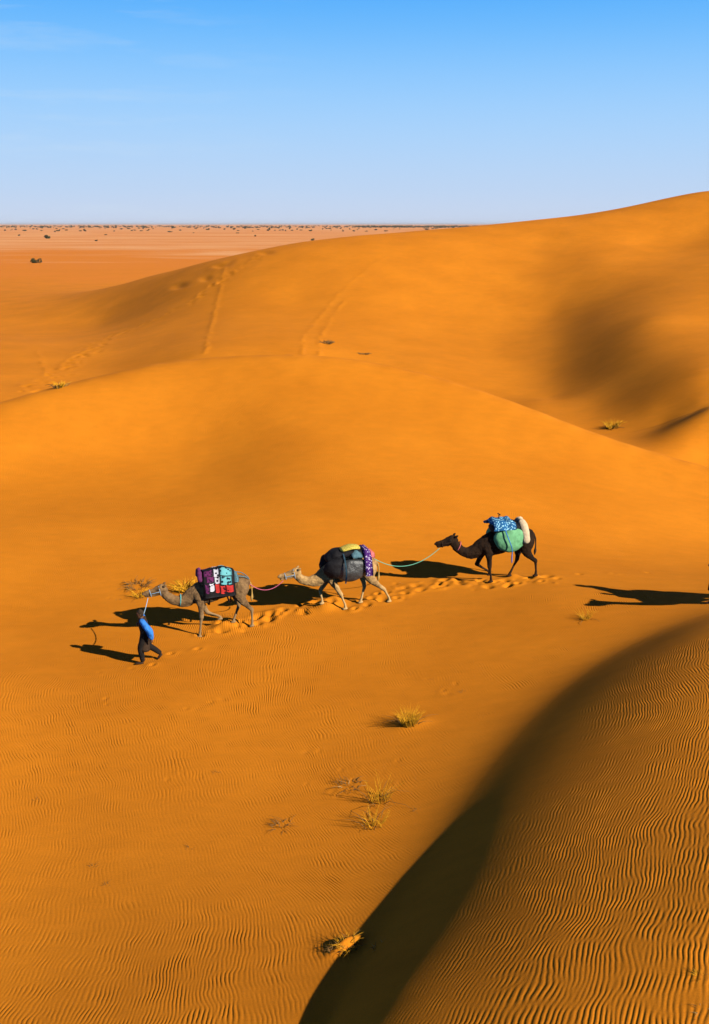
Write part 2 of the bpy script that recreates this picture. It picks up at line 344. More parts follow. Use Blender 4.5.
def build_ground():
    a_f = np.linspace(-0.40, 0.40, 440)
    a_o = 0.40 + np.cumsum(np.geomspace(0.004, 0.35, 40))
    a = np.concatenate([-a_o[::-1], a_f, a_o])
    def seg(y0, y1, st): return np.arange(math.log(y0), math.log(y1), st)
    Ls = np.concatenate([seg(3, 7, 0.02), seg(7, 22, 0.0035), seg(22, 36, 0.0022), seg(36, 200, 0.0035), seg(200, 1000, 0.012), seg(1000, 60000, 0.04)])
    ys = np.exp(Ls)
    yy, aa = np.meshgrid(ys, a, indexing='ij'); x = (aa * yy).ravel(); y = yy.ravel()
    z = ground(x.copy(), y.copy()) + CAM_Z
    nr, nc = len(ys), len(a)
    me = bpy.data.meshes.new('ground'); me.vertices.add(nr * nc)
    me.vertices.foreach_set('co', np.stack([x, y, z], 1).astype(np.float32).ravel())
    i = np.arange((nr - 1) * (nc - 1)); rr, cc = i // (nc - 1), i % (nc - 1); v = rr * nc + cc
    quad = np.stack([v, v + 1, v + nc + 1, v + nc], 1).astype(np.int32)
    me.loops.add(quad.size); me.loops.foreach_set('vertex_index', quad.ravel())
    me.polygons.add(len(quad)); me.polygons.foreach_set('loop_start', (np.arange(len(quad)) * 4).astype(np.int32))
    me.polygons.foreach_set('use_smooth', np.ones(len(quad), bool))
    me.update(calc_edges=True); me.validate()
    at = me.attributes.new('ripple', 'FLOAT', 'POINT')
    d, al = foot_distance(x, y)
    patch = np.clip(0.75 + 0.75 * waves(x, y, 9.0, 21), 0.22, 1.1)
    ss = np.clip((d - 0.7) / 2.4, 0, 1); ss = ss * ss * (3 - 2 * ss)
    rip = np.where(d > 0, 0.06 + 0.94 * ss, np.clip(-d / 1.5, 0.06, 1) * 1.0 * patch) * np.clip((75 - y) / 35, 0, 1)
    rip = np.where((y > 29) & (d <= 0), rip * np.clip(0.40 + 1.2 * waves(x, y, 16, 22), 0.16, 1), rip)
    rip = np.maximum(rip, 0.8 * np.exp(-(x + 6) ** 2 / 18 - (y - 48.5) ** 2 / 9))
    at.data.foreach_set('value', rip.astype(np.float32))
    turn = R(14) + 0.45 * waves(x, y, 14.0, 31) * 1.6
    turn = np.where(d > 0, R(-24) + 0.25 * waves(x, y, 6.0, 32), turn) 
    a2 = me.attributes.new('ripple_heading', 'FLOAT', 'POINT'); a2.data.foreach_set('value', turn.astype(np.float32))
    me.materials.append(SAND)
    o = bpy.data.objects.new('ground', me); C.objects.link(o)
    label(o, None, None, kind='structure')
    print('ground', nr, nc)
    return o
# ------------------------------------------------------------------ materials for animals, cloth, plants
def plain_mat(name, col, var=0.25, scale=9.0, rough=0.85, bump=0.0, bscale=60.0, spec=0.2):
    m, t, b = node_mat(name); b.inputs['Roughness'].default_value = rough; b.inputs['Specular IOR Level'].default_value = spec
    tcn = N(t, 'ShaderNodeTexCoord').outputs['Object']
    n = N(t, 'ShaderNodeTexNoise', {'Vector': tcn, 'Scale': scale, 'Detail': 4.0, 'Roughness': 0.6}).outputs[0]
    k = N(t, 'ShaderNodeMapRange', {0: n, 1: 0.3, 2: 0.7, 3: 1 - var, 4: 1 + var}).outputs[0]
    c = N(t, 'ShaderNodeVectorMath', {0: col[:3], 3: k}, operation='SCALE').outputs[0]
    t.links.new(c, b.inputs['Base Color'])
    if bump:
        n2 = N(t, 'ShaderNodeTexNoise', {'Vector': tcn, 'Scale': bscale, 'Detail': 3.0}).outputs[0]
        t.links.new(N(t, 'ShaderNodeBump', {'Strength': 0.7, 'Distance': bump, 'Height': n2}).outputs[0], b.inputs['Normal'])
    return m
def fur_mat(name, coat, dark, pale):
    """coat with a darker hump, crown and neck ridge, paler legs: natural colour zones of the animal"""
    m, t, b = node_mat(name); b.inputs['Roughness'].default_value = 0.9
    tcn = N(t, 'ShaderNodeTexCoord').outputs['Object']
    s = N(t, 'ShaderNodeSeparateXYZ', {0: tcn})
    n = N(t, 'ShaderNodeTexNoise', {'Vector': tcn, 'Scale': 5.0, 'Detail': 5.0, 'Roughness': 0.65}).outputs[0]
    k = N(t, 'ShaderNodeMapRange', {0: n, 1: 0.35, 2: 0.68, 3: 0.0, 4: 1.0}).outputs[0]
    c = N(t, 'ShaderNodeMix', {'Factor': k, 6: (*coat, 1), 7: (*dark, 1)}, data_type='RGBA').outputs[2]
    zz = math_n(t, 'ADD', s.outputs[2], N(t, 'ShaderNodeMapRange', {0: n, 3: -0.25, 4: 0.25}).outputs[0])
    leg = N(t, 'ShaderNodeMapRange', {0: zz, 1: 0.95, 2: 0.5, 3: 0.0, 4: 0.75}).outputs[0]
    c = N(t, 'ShaderNodeMix', {'Factor': leg, 6: c, 7: (*pale, 1)}, data_type='RGBA').outputs[2]
    t.links.new(c, b.inputs['Base Color'])
    n2 = N(t, 'ShaderNodeTexNoise', {'Vector': tcn, 'Scale': 42.0, 'Detail': 3.0}).outputs[0]
    t.links.new(N(t, 'ShaderNodeBump', {'Strength': 0.8, 'Distance': 0.02, 'Height': n2}).outputs[0], b.inputs['Normal'])
    return m
def dotted_mat(name, base, dot, scale, size):
    m, t, b = node_mat(name); b.inputs['Roughness'].default_value = 0.9
    tcn = N(t, 'ShaderNodeTexCoord').outputs['Object']
    v = N(t, 'ShaderNodeTexVoronoi', {'Vector': tcn, 'Scale': scale}).outputs['Distance']
    f = math_n(t, 'LESS_THAN', v, size)
    c = N(t, 'ShaderNodeMix', {'Factor': f, 6: (*base, 1), 7: (*dot, 1)}, data_type='RGBA').outputs[2]
    t.links.new(c, b.inputs['Base Color']); return m
M = {
 'tan_fur': fur_mat('tan_fur', (.30, .172, .075), (.11, .058, .025), (.38, .235, .11)),
 'cream_fur': fur_mat('cream_fur', (.60, .36, .14), (.20, .105, .042), (.70, .44, .18)),
 'dark_fur': fur_mat('dark_fur', (.034, .016, .007), (.010, .006, .004), (.05, .025, .012)),
 'black_fur': fur_mat('black_fur', (.022, .013, .008), (.012, .008, .005), (.03, .018, .01)),
 'dark_hair': plain_mat('dark_hair', (.045, .028, .017), .3, 20, .9, .01),
 'eye': plain_mat('eye', (.008, .006, .005), .1, 9, .15, spec=.5),
 'yellow_hair': plain_mat('yellow_hair', (.50, .30, .08), .3, 20),
 'black_cloth': plain_mat('black_cloth', (.012, .011, .013), .3, 6, .8, .03, 9),
 'charcoal_cloth': plain_mat('charcoal_cloth', (.040, .043, .045), .5, 4, .45, .05, 7, .5),
 'purple_cloth': plain_mat('purple_cloth', (.13, .025, .10), .3, 14, .9, .01),
 'white_cloth': plain_mat('white_cloth', (.62, .60, .64), .2, 25, .9, .006),
 'red_cloth': plain_mat('red_cloth', (.62, .035, .03), .2, 25, .9, .006),
 'teal_cloth': plain_mat('teal_cloth', (.14, .46, .46), .25, 18, .9, .01),
 'pink_cloth': plain_mat('pink_cloth', (.70, .16, .16), .2, 18, .9, .006),
 'yellow_cloth': dotted_mat('yellow_cloth', (.70, .55, .10), (.30, .22, .03), 22, .33),
 'spotted_cloth': dotted_mat('spotted_cloth', (.075, .02, .16), (.65, .55, .75), 15, .33),
 'blue_pattern': dotted_mat('blue_pattern', (.02, .12, .30), (.35, .70, .85), 16, .38),
 'green_cloth': plain_mat('green_cloth', (.16, .42, .20), .25, 6, .7, .03, 8),
 'cream_cloth': plain_mat('cream_cloth', (.66, .50, .32), .2, 10, .9, .02, 14),
 'blue_cloth': plain_mat('blue_cloth', (.04, .21, .66), .35, 7, .8, .06, 9),
 'brown_cloth': plain_mat('brown_cloth', (.050, .028, .016), .3, 9, .95, .02, 16),
 'dark_cloth': plain_mat('dark_cloth', (.018, .014, .012), .3, 9, .95, .02, 16),
 'skin': plain_mat('skin', (.19, .085, .042), .12, 9, .6),
 'leather': plain_mat('leather', (.05, .025, .012), .2, 12, .6),
 'strap_cloth': plain_mat('strap_cloth', (.10, .20, .24), .3, 18, .9, .01),
 'purple_weave': dotted_mat('purple_weave', (.14, .022, .10), (.03, .01, .03), 11, .36),
 'white_weave': dotted_mat('white_weave', (.60, .58, .64), (.03, .02, .04), 9, .34),
 'teal_weave': dotted_mat('teal_weave', (.15, .46, .50), (.01, .03, .05), 9, .36),
 'red_weave': dotted_mat('red_weave', (.62, .04, .035), (.06, .01, .015), 9, .30),
 'pink_rope': plain_mat('pink_rope', (.62, .13, .22), .15, 30, .8),
 'green_rope': plain_mat('green_rope', (.16, .48, .32), .15, 30, .8),
 'blue_rope': plain_mat('blue_rope', (.35, .50, .66), .15, 30, .8),
}

# ------------------------------------------------------------------ organic mesh tools
def crom(pts, sub):
    pts = [np.array(p, float) for p in pts]
    if len(pts) < 3 or sub < 2: return pts
    out = []
    for i in range(len(pts) - 1):
        p0 = pts[i - 1] if i else 2 * pts[0] - pts[1]; p1, p2 = pts[i], pts[i + 1]
        p3 = pts[i + 2] if i + 2 < len(pts) else 2 * pts[-1] - pts[-2]
        for k in range(sub):
            t = k / sub
            out.append(.5 * (2 * p1 + (p2 - p0) * t + (2 * p0 - 5 * p1 + 4 * p2 - p3) * t * t + (3 * p1 - p0 - 3 * p2 + p3) * t ** 3))
    out.append(pts[-1]); return out
class Geo:
    def __init__(s): s.v = []; s.f = []
    def add(s, v, f):
        k = len(s.v); s.v += [tuple(map(float, q)) for q in v]; s.f += [tuple(i + k for i in q) for q in f]; return s
    def tube(s, chain, sub=4, n=12, side=(0, 1, 0), cap=True):
        """chain: (x, y, z, radius across, radius in the plane); elliptic rings swept along it, rounded ends"""
        ch = [tuple(c) + ((c[3],) if len(c) == 4 else ()) for c in chain]
        P = crom(ch, sub); V = []; rings = 0
        side = np.array(side, float)
        pos = [p[:3] for p in P]
        tang = [pos[min(i + 1, len(P) - 1)] - pos[max(i - 1, 0)] for i in range(len(P))]
        tang = [t / (np.linalg.norm(t) + 1e-9) for t in tang]
        seq = [(pos[i], tang[i], max(P[i][3], .001), max(P[i][4], .001)) for i in range(len(P))]
        if cap:
            c0, t0, a0, b0 = seq[0]; c1, t1, a1, b1 = seq[-1]; m0, m1 = min(a0, b0), min(a1, b1)
            seq = [(c0 - t0 * m0 * .92, t0, a0 * .35, b0 * .35), (c0 - t0 * m0 * .6, t0, a0 * .78, b0 * .78)] + seq + [(c1 + t1 * m1 * .6, t1, a1 * .78, b1 * .78), (c1 + t1 * m1 * .92, t1, a1 * .35, b1 * .35)]
        for c, t, a, b in seq:
            l = side - t * (side @ t)
            if np.linalg.norm(l) < 1e-3: l = np.array((1., 0, 0)) - t * t[0]
            l = l / np.linalg.norm(l); u = np.cross(t, l)
            for k in range(n):
                q = 2 * math.pi * k / n; V.append(c + l * a * math.cos(q) + u * b * math.sin(q))
            rings += 1
        F = [(r * n + k, r * n + (k + 1) % n, (r + 1) * n + (k + 1) % n, (r + 1) * n + k) for r in range(rings - 1) for k in range(n)]
        F += [tuple(range(n))[::-1], tuple(range((rings - 1) * n, rings * n))]
        return s.add(V, F)
    def box(s, c, h, rot=None):
        V = [np.array((sx * h[0], sy * h[1], sz * h[2])) for sx in (-1, 1) for sy in (-1, 1) for sz in (-1, 1)]
        if rot is not None: V = [np.array(rot @ Vector(q)) for q in V]
        return s.add([q + np.array(c) for q in V], [(0, 1, 3, 2), (4, 6, 7, 5), (0, 4, 5, 1), (2, 3, 7, 6), (0, 2, 6, 4), (1, 5, 7, 3)])
    def build(s, name, mat, parent=None, smooth=True): return mesh_obj(name, s.v, s.f, mat, parent, smooth)
    def fused(s, name, mat, voxel, parent=None, it=6):
        """one continuous skin over all the pieces"""
        tmp = s.build('tmp', None)
        r = tmp.modifiers.new('r', 'REMESH'); r.mode = 'VOXEL'; r.voxel_size = voxel
        q = tmp.modifiers.new('s', 'SMOOTH'); q.factor = .5; q.iterations = it
        dg = bpy.context.evaluated_depsgraph_get(); dg.update()
        me = bpy.data.meshes.new_from_object(tmp.evaluated_get(dg)); old = tmp.data
        bpy.data.objects.remove(tmp); bpy.data.meshes.remove(old)
        me.name = name; me.materials.clear(); me.materials.append(mat)
        for p in me.polygons: p.use_smooth = True
        o = bpy.data.objects.new(name, me); C.objects.link(o)
        if parent: o.parent = parent
        return o
def sheet(geo, fn, nu, nv, th):
    """a cloth with thickness th over the surface fn(u, v) -> (point, outward normal)"""
    A, B = [], []
    for i in range(nu + 1):
        for j in range(nv + 1):
            p, n = fn(i / nu, j / nv); A.append(p + n * th); B.append(p)
    w = nv + 1; k = len(A); F = []
    for i in range(nu):
        for j in range(nv):
            a = i * w + j; F.append((a, a + 1, a + w + 1, a + w)); F.append((k + a, k + a + w, k + a + w + 1, k + a + 1))
    for i in range(nu):
        for j in (0, nv):
            a = i * w + j; F.append((a, a + w, k + a + w, k + a))
    for j in range(nv):
        for i in (0, nu):
            a = i * w + j; F.append((a, a + 1, k + a + 1, k + a))
    return geo.add(A + B, F)

# ------------------------------------------------------------------ camels
def camel(px, py, heading, scale, fur, pose, lab, group, neck=0.0):
    """px, py: where the middle of the animal stands; heading: direction it faces in the ground plane (degrees)"""
    wx, wy, wz = hit(px, py) if py is not None else (px[0], px[1], gz(px[0], px[1]))
    root = empty('camel', (wx, wy, wz), R(heading)); root.scale = (scale,) * 3
    label(root, lab, 'camel', group)
    mw = Matrix.LocRotScale(Vector((wx, wy, wz)), root.rotation_euler, Vector((scale,) * 3))
    def dg_(x, y):
        w = mw @ Vector((x, y, 0)); return (gz(w.x, w.y) - wz) / scale
    g = Geo()
    g.tube([(-.94, 0, 1.52, .10, .14), (-.84, 0, 1.52, .20, .27), (-.58, 0, 1.49, .25, .33), (-.2, 0, 1.47, .29, .37), (.2, 0, 1.42, .32, .42), (.55, 0, 1.34, .29, .40), (.85, 0, 1.27, .22, .31), (1.05, 0, 1.22, .15, .22)], 3, 16)
    g.tube([(.02, 0, 1.55, .26, .50), (.02, 0, 1.80, .20, .36), (0, 0, 1.97, .11, .20), (0, 0, 2.05, .05, .10)], 3, 14)
    n_ = neck
    hx = 0.0
    g.tube([(.86, 0, 1.26, .19, .29), (1.12, 0, 1.15, .145, .225), (1.36, 0, 1.13 + .15 * n_, .115, .18), (1.57, 0, 1.24 + .5 * n_, .10, .155), (1.72, 0, 1.40 + .9 * n_, .095, .145), (1.83, 0, 1.54 + n_, .095, .14)], 4, 14)
    hz = n_
    g.tube([(1.76, 0, 1.60 + hz, .085, .11), (1.86, 0, 1.63 + hz, .105, .145), (2.0, 0, 1.62 + hz, .105, .145), (2.14, 0, 1.59 + hz, .08, .11), (2.28, 0, 1.57 + hz, .068, .09), (2.40, 0, 1.555 + hz, .068, .085), (2.46, 0, 1.545 + hz, .05, .06)], 3, 12)
    g.tube([(2.0, 0, 1.50 + hz, .055, .06), (2.2, 0, 1.475 + hz, .05, .05), (2.38, 0, 1.46 + hz, .045, .045)], 2, 10)     # lower jaw
    for s in (-1, 1): g.tube([(1.93, s * .075, 1.72 + hz, .035, .04), (2.0, s * .085, 1.70 + hz, .03, .035)], 2, 8)     # brow
    g.tube([(1.78, 0, 1.72 + hz, .06, .06), (1.88, 0, 1.775 + hz, .06, .05), (1.98, 0, 1.74 + hz, .05, .04)], 2, 10)     # woolly crown
    g.tube([(.95, 0, 1.02, .08, .10), (1.15, 0, .97, .07, .09), (1.36, 0, .98, .05, .06)], 3, 10)     # throat mane
    for key, s, top in (('fn', 1, 'f'), ('ff', -1, 'f'), ('hn', 1, 'h'), ('hf', -1, 'h')):
        (kx, kz), (fx, fz) = pose[key]
        yk, yf = s * .20, s * .17
        d = dg_(fx, yf)
        if top == 'f':
            g.tube([(.72, s * .15, 1.36, .13, .20), (.66 + .1 * (kx - .6), s * .20, 1.08, .11, .15), (.5 * .66 + .5 * kx, s * .205, .5 * 1.0 + .5 * (kz + .3 * d) + .06, .075, .092),
                    (kx, yk, kz + .4 * d, .066, .078)], 3, 12)
        else:
            sx = -.62 + .22 * (kx + .8)
            g.tube([(-.70, s * .12, 1.60, .16, .27), (-.68, s * .17, 1.34, .16, .27), (sx, s * .20, 1.06, .12, .18), (.45 * sx + .55 * kx, s * .195, .45 * 1.0 + .55 * (kz + .4 * d), .07, .09),
                    (kx, yk, kz + .4 * d, .055, .072)], 3, 12)
        f3 = fz + d
        g.tube([(kx, yk, kz + .4 * d, .058, .066), (.6 * kx + .4 * fx, .5 * (yk + yf), .6 * (kz + .4 * d) + .4 * (f3 + .12), .037, .042), (.2 * kx + .8 * fx - .01, yf, .2 * (kz + .4 * d) + .8 * (f3 + .12), .036, .040), (fx, yf, f3 + .10, .048, .05)], 3, 10)
        g.tube([(fx - .05, yf, f3 + .04, .055, .035), (fx + .01, yf, f3 + .04, .072, .042), (fx + .08, yf, f3 + .028, .06, .03)], 2, 10)
    body = g.fused('body', M[fur], .020, root, 3)
    off = Vector((heading, scale * 31, 0))
    nn = [(v.co.copy(), v.normal.copy()) for v in body.data.vertices]; cc = []
    for c0, n0 in nn:
        k = min(1, max(.15, (c0.z - .3) / .8)); q = c0 * 6 + off
        cc.extend(c0 + n0 * (k * (.018 * mnoise.noise(q) + .011 * mnoise.noise(q * 2.7))))
    body.data.vertices.foreach_set('co', cc)
    body.data.update()
    for s in (-1, 1):
        Geo().tube([(1.82, s * .09, 1.74 + hz, .025, .035), (1.77, s * .12, 1.79 + hz, .03, .045), (1.73, s * .13, 1.82 + hz, .01, .015)], 2, 8).build('ear', M[fur], root)
        Geo().tube([(1.985, s * .10, 1.66 + hz, .016, .02), (2.02, s * .098, 1.65 + hz, .016, .018)], 2, 8).build('eye', M['eye'], root)
    Geo().tube([(-.96, 0, 1.60, .04, .04), (-1.06, 0, 1.42, .028, .028), (-1.08, 0, 1.15, .022, .022), (-1.07, .0, .98, .04, .05), (-1.06, 0, .86, .02, .02)], 3, 8).build('tail', M['dark_hair' if 'dark' in fur or 'black' in fur else 'yellow_hair'], root)
    h = Geo()                                        # rope halter
    for x0, z0, ry, rz in ((2.24, 1.54, .085, .125), (1.94, 1.60, .122, .175)):
        ring = [(x0 + .03 * math.sin(a), ry * math.cos(a), z0 + hz + rz * math.sin(a)) for a in np.linspace(0, 2 * math.pi, 17)]
        h.tube([(*p, .010, .010) for p in ring], 1, 6, side=(1, 0, 0))
    for s in (-1, 1): h.tube([(2.24, s * .086, 1.54 + hz, .009), (1.94, s * .12, 1.6 + hz, .009)], 1, 6)
    h.build('halter', M['blue_rope' if fur != 'dark_fur' else 'leather'], root)
    root['_mw'] = 0; del root['_mw']
    return root, mw, hz

def place(o, mw):
    l, r, s = mw.decompose(); o.location = l; o.rotation_mode = 'XYZ'; o.rotation_euler = r.to_euler(); o.scale = s
def load_root(name, mw, lab, group=None):
    o = bpy.data.objects.new(name, None); C.objects.link(o); place(o, mw); o.empty_display_size = .2
    return label(o, lab, 'saddle load', group)
def drape(x0, x1, prof, wob=0.02, seed=0):
    """cloth hung over the back: u along the animal, v from the far hem over the top to the near hem"""
    pr = crom([(*p, 0) for p in prof], 6); L = np.linspace(0, 1, len(pr)); Yp = [p[0] for p in pr]; Zp = [p[1] for p in pr]
    rs = np.random.RandomState(seed); ph = rs.uniform(0, 6, 6)
    def fn(u, v, off=0.0):
        q = abs(2 * v - 1); s = 1 if v >= .5 else -1
        y = np.interp(q, L, Yp) * s; z = np.interp(q, L, Zp)
        e = .004; y2 = np.interp(min(q + e, 1), L, Yp); z2 = np.interp(min(q + e, 1), L, Zp); y1 = np.interp(max(q - e, 0), L, Yp); z1 = np.interp(max(q - e, 0), L, Zp)
        n = np.array((0, -(z2 - z1) * s, (y2 - y1))); n = n / (np.linalg.norm(n) + 1e-9)
        w = wob * (math.sin(u * 9 + ph[0] + 3 * v) + math.sin(u * 17 + ph[1] - 5 * v) * .6 + math.sin(v * 23 + ph[2]) * .5)
        x = x0 + (x1 - x0) * u + wob * .8 * math.sin(v * 14 + ph[3])
        z -= .10 * (2 * u - 1) ** 2 * (1 - q)
        return np.array((x, y, z)) + n * (w + off), n
    return fn
def patch(fn, u0, u1, v0, v1, off, mat, parent, name='motif', bend=0.0):
    g = Geo(); sheet(g, lambda a, b: fn(u0 + (u1 - u0) * a, v0 + (v1 - v0) * b + bend * math.sin(a * 3.14), off), 6, 6, .008)
    return g.build(name, mat, parent)
def blob(chain, mat, parent, name, voxel=.03, lump=.03, seed=1):
    """stuffed bag: fused tubes with a lumpy surface"""
    g = Geo()
    for c in chain: g.tube(c, 3, 14)
    o = g.fused(name, mat, voxel, parent, 5)
    rs = np.random.RandomState(seed); K = rs.normal(0, 1, (6, 3)) * 9; ph = rs.uniform(0, 6, 6)
    co = np.array([v.co[:] for v in o.data.vertices]); no = np.array([v.normal[:] for v in o.data.vertices])
    o.data.vertices.foreach_set('co', (co + no * (np.sin(co @ K.T + ph).mean(1) * lump)[:, None]).astype(np.float32).ravel())
    o.data.update(); return o
def rope(name, p0, p1, sag, rad, mat, lab, group=None, mid=None):
    p0, p1 = Vector(p0), Vector(p1); g = Geo(); ch = []
    for i in range(15):
        t = i / 14; p = p0.lerp(p1, t); p.z -= sag * 4 * t * (1 - t)
        p.z = max(p.z, gz(p.x, p.y) + rad)
        ch.append((*p, rad, rad))
    g.tube(ch, 2, 8, side=(0, 0, 1)); o = g.build(name, M[mat]); label(o, lab, 'rope', group); return o
def bands(root, xs, prof, mat, name='girth_strap'):
    for x in xs:
        fn = drape(x - .025, x + .025, prof, 0, 0); g = Geo(); sheet(g, lambda a, b: fn(a, b), 1, 40, .012); g.build(name, mat, root)

GRP = 'camels walking in a line along the sand'
PATH_H = 180 + 17
cA, mA, hA = camel(221, 628, PATH_H, .90, 'tan_fur',
    {'fn': ((.66, .60), (.74, 0)), 'ff': ((.42, .50), (-.02, .10)), 'hn': ((-1.02, .62), (-1.02, 0)), 'hf': ((-.66, .62), (-.46, 0))},
    'light brown camel with patterned rug on its back, behind the man on foot', GRP, -.06)
cB, mB, hB = camel(349, 607, PATH_H, .90, 'cream_fur',
    {'fn': ((.34, .56), (.18, 0)), 'ff': ((.98, .58), (.92, 0)), 'hn': ((-1.22, .56), (-1.42, 0)), 'hf': ((-.62, .60), (-.48, 0))},
    'cream camel carrying the bulging dark bags with a yellow cushion', GRP, -.18)
cC, mC, hC = camel(504, 581, PATH_H - 3, .98, 'dark_fur',
    {'fn': ((.62, .60), (.54, 0)), 'ff': ((.92, .60), (.46, .16)), 'hn': ((-1.02, .64), (-1.06, 0)), 'hf': ((-.52, .62), (-.26, 0))},
    'dark brown camel with green bags, last of the three in full view', GRP, -.05)

# rug load on the first camel
rA = load_root('saddle_load', mA, 'black rug with purple, white, teal and red patches on the light brown camel', 'loads tied on the camels')
profA = [(0, 2.13), (.18, 2.09), (.32, 1.95), (.40, 1.75), (.43, 1.52), (.42, 1.28)]
fA = drape(-.46, .56, profA, .016, 3)
sheet(g := Geo(), lambda u, v: fA(u, v), 22, 34, .03); g.build('rug', M['black_cloth'], rA)
rs = random.Random(4)
for v_s in (1, -1):
    def V(v): return .5 + v_s * v
    for u0, u1, v0, v1, mt in ((.70, .98, .06, .17, 'purple_weave'), (.66, .90, .18, .27, 'purple_weave'), (.50, .66, .05, .20, 'white_weave'), (.48, .64, .21, .30, 'white_weave'), (.66, .82, .29, .40, 'white_weave'), (.84, .96, .29, .42, 'purple_weave'),
                               (.08, .46, .04, .19, 'teal_weave'), (.10, .45, .205, .32, 'teal_weave'), (.06, .30, .335, .43, 'red_weave'), (.32, .48, .34, .45, 'red_weave'), (.50, .64, .31, .43, 'red_weave')):
        patch(fA, u0, u1, V(v0), V(v1), .032, M[mt], rA, 'patch', .012 * v_s)
sheet(g := Geo(), lambda u, v: drape(-.60, -.42, [(0, 1.94), (.16, 1.91), (.27, 1.80), (.31, 1.68)], .012, 5)(u, v), 8, 16, .025); g.build('rump_pad', M['strap_cloth'], rA)
for s in (1, -1): Geo().tube([(-.55, s * .22, 1.86, .016), (-.80, s * .20, 1.80, .016), (-.99, s * .07, 1.66, .016)], 3, 6).build('crupper_strap', M['strap_cloth'], rA)
blob([[(.66, -.30, 1.86, .08), (.66, 0, 2.12, .09), (.66, .30, 1.86, .08)]], M['purple_cloth'], rA, 'saddle_roll', .025, .02)
bands(rA, (.40, -.30), [(0, 2.06), (.36, 1.75), (.40, 1.3), (.30, 1.02), (0, .94)], M['leather'])

# dark bags on the second camel
rB = load_root('saddle_load', mB, 'bulging black and grey bags topped by a yellow cushion on the cream camel', 'loads tied on the camels')
for s in (1, -1):
    blob([[(-.42, s * .38, 1.54, .16, .30), (-.1, s * .43, 1.50, .19, .38), (.2, s * .43, 1.50, .20, .39), (.38, s * .40, 1.54, .17, .34)]], M['charcoal_cloth'], rB, 'bag', .03, .03, 3 + s)
    blob([[(.40, s * .32, 1.78, .20, .24), (.62, s * .34, 1.58, .22, .36), (.80, s * .28, 1.46, .16, .28)]], M['black_cloth'], rB, 'bag', .03, .03, 7 + s)
blob([[(-.40, 0, 1.95, .34, .16), (0, 0, 2.04, .36, .16), (.5, 0, 1.98, .34, .18), (.72, 0, 1.86, .28, .16)]], M['black_cloth'], rB, 'blanket', .03, .03, 2)
blob([[(-.28, .10, 2.20, .22, .06), (.0, .12, 2.24, .26, .07), (.30, .14, 2.18, .22, .06)]], M['yellow_cloth'], rB, 'cushion', .02, .015, 5)
sheet(g := Geo(), lambda u, v: drape(-.66, -.40, [(0, 2.16), (.30, 2.10), (.55, 1.86), (.63, 1.55), (.60, 1.30)], .014, 8)(u, v), 8, 34, .025); g.build('spotted_cloth', M['spotted_cloth'], rB)
sheet(g := Geo(), lambda u, v: drape(-.84, -.62, [(0, 2.02), (.20, 1.98), (.34, 1.84)], .012, 9)(u, v), 6, 16, .03); g.build('pink_pad', M['pink_cloth'], rB)
bands(rB, (.30,), [(0, 2.24), (.38, 2.12), (.64, 1.80), (.70, 1.45), (.62, 1.12)], M['strap_cloth'], 'strap')
sheet(g := Geo(), lambda u, v: drape(-.34, .02, [(0, 2.14), (.34, 2.08), (.54, 1.95)], .012, 12)(u, v), 6, 20, .025); g.build('cover_cloth', M['strap_cloth'], rB)

# green bags on the third camel
rC = load_root('saddle_load', mC, 'green bags under a blue patterned blanket on the dark brown camel', 'loads tied on the camels')
for s in (1, -1):
    blob([[(-.36, s * .36, 1.62, .14, .32), (-.08, s * .40, 1.56, .17, .42), (.22, s * .40, 1.60, .17, .38), (.42, s * .34, 1.70, .12, .24)]], M['green_cloth'], rC, 'bag', .03, .02, 3 + s)
blob([[(-.35, 0, 1.92, .36, .16), (.1, 0, 1.98, .38, .18), (.45, 0, 1.90, .34, .15)]], M['black_cloth'], rC, 'pad', .03, .03, 4)
sheet(g := Geo(), lambda u, v: drape(-.16, .60, [(0, 2.20), (.26, 2.16), (.42, 2.03), (.47, 1.93)], .03, 6)(u, v), 12, 24, .03); g.build('blanket', M['blue_pattern'], rC)
blob([[(-.52, -.46, 1.52, .11, .13), (-.50, -.30, 1.90, .12, .15), (-.48, 0, 2.10, .12, .14), (-.50, .30, 1.90, .12, .15), (-.52, .46, 1.52, .11, .13)]], M['cream_cloth'], rC, 'roll', .025, .03, 5)
Geo().tube([(.28, 0, 2.14, .018), (.28, 0, 2.36, .018)], 1, 8).tube([(.28, -.10, 2.36, .018), (.28, .10, 2.36, .018)], 1, 8, side=(0, 0, 1)).build('grip', M['leather'], rC)
Geo().tube([(.25, .45, 2.0, .016), (.20, .63, 1.75, .016), (.05, .66, 1.35, .016), (.03, .63, 1.02, .022), (.02, .62, .86, .014)], 4, 8).build('cord', M['blue_cloth'], rC)
def collar(mw, root, x, z, ry, rz, tilt, mat):
    ring = [(x + tilt * math.sin(a), ry * math.cos(a), z + rz * math.sin(a)) for a in np.linspace(0, 2 * math.pi, 21)]
    Geo().tube([(*p, .018, .022) for p in ring], 1, 6, side=(1, 0, 0)).build('collar', M[mat], root)
collar(mC, cC, 1.66, 1.36, .105, .145, -.07, 'pink_cloth')
collar(mA, cA, 1.30, 1.15, .125, .185, -.02, 'teal_cloth')
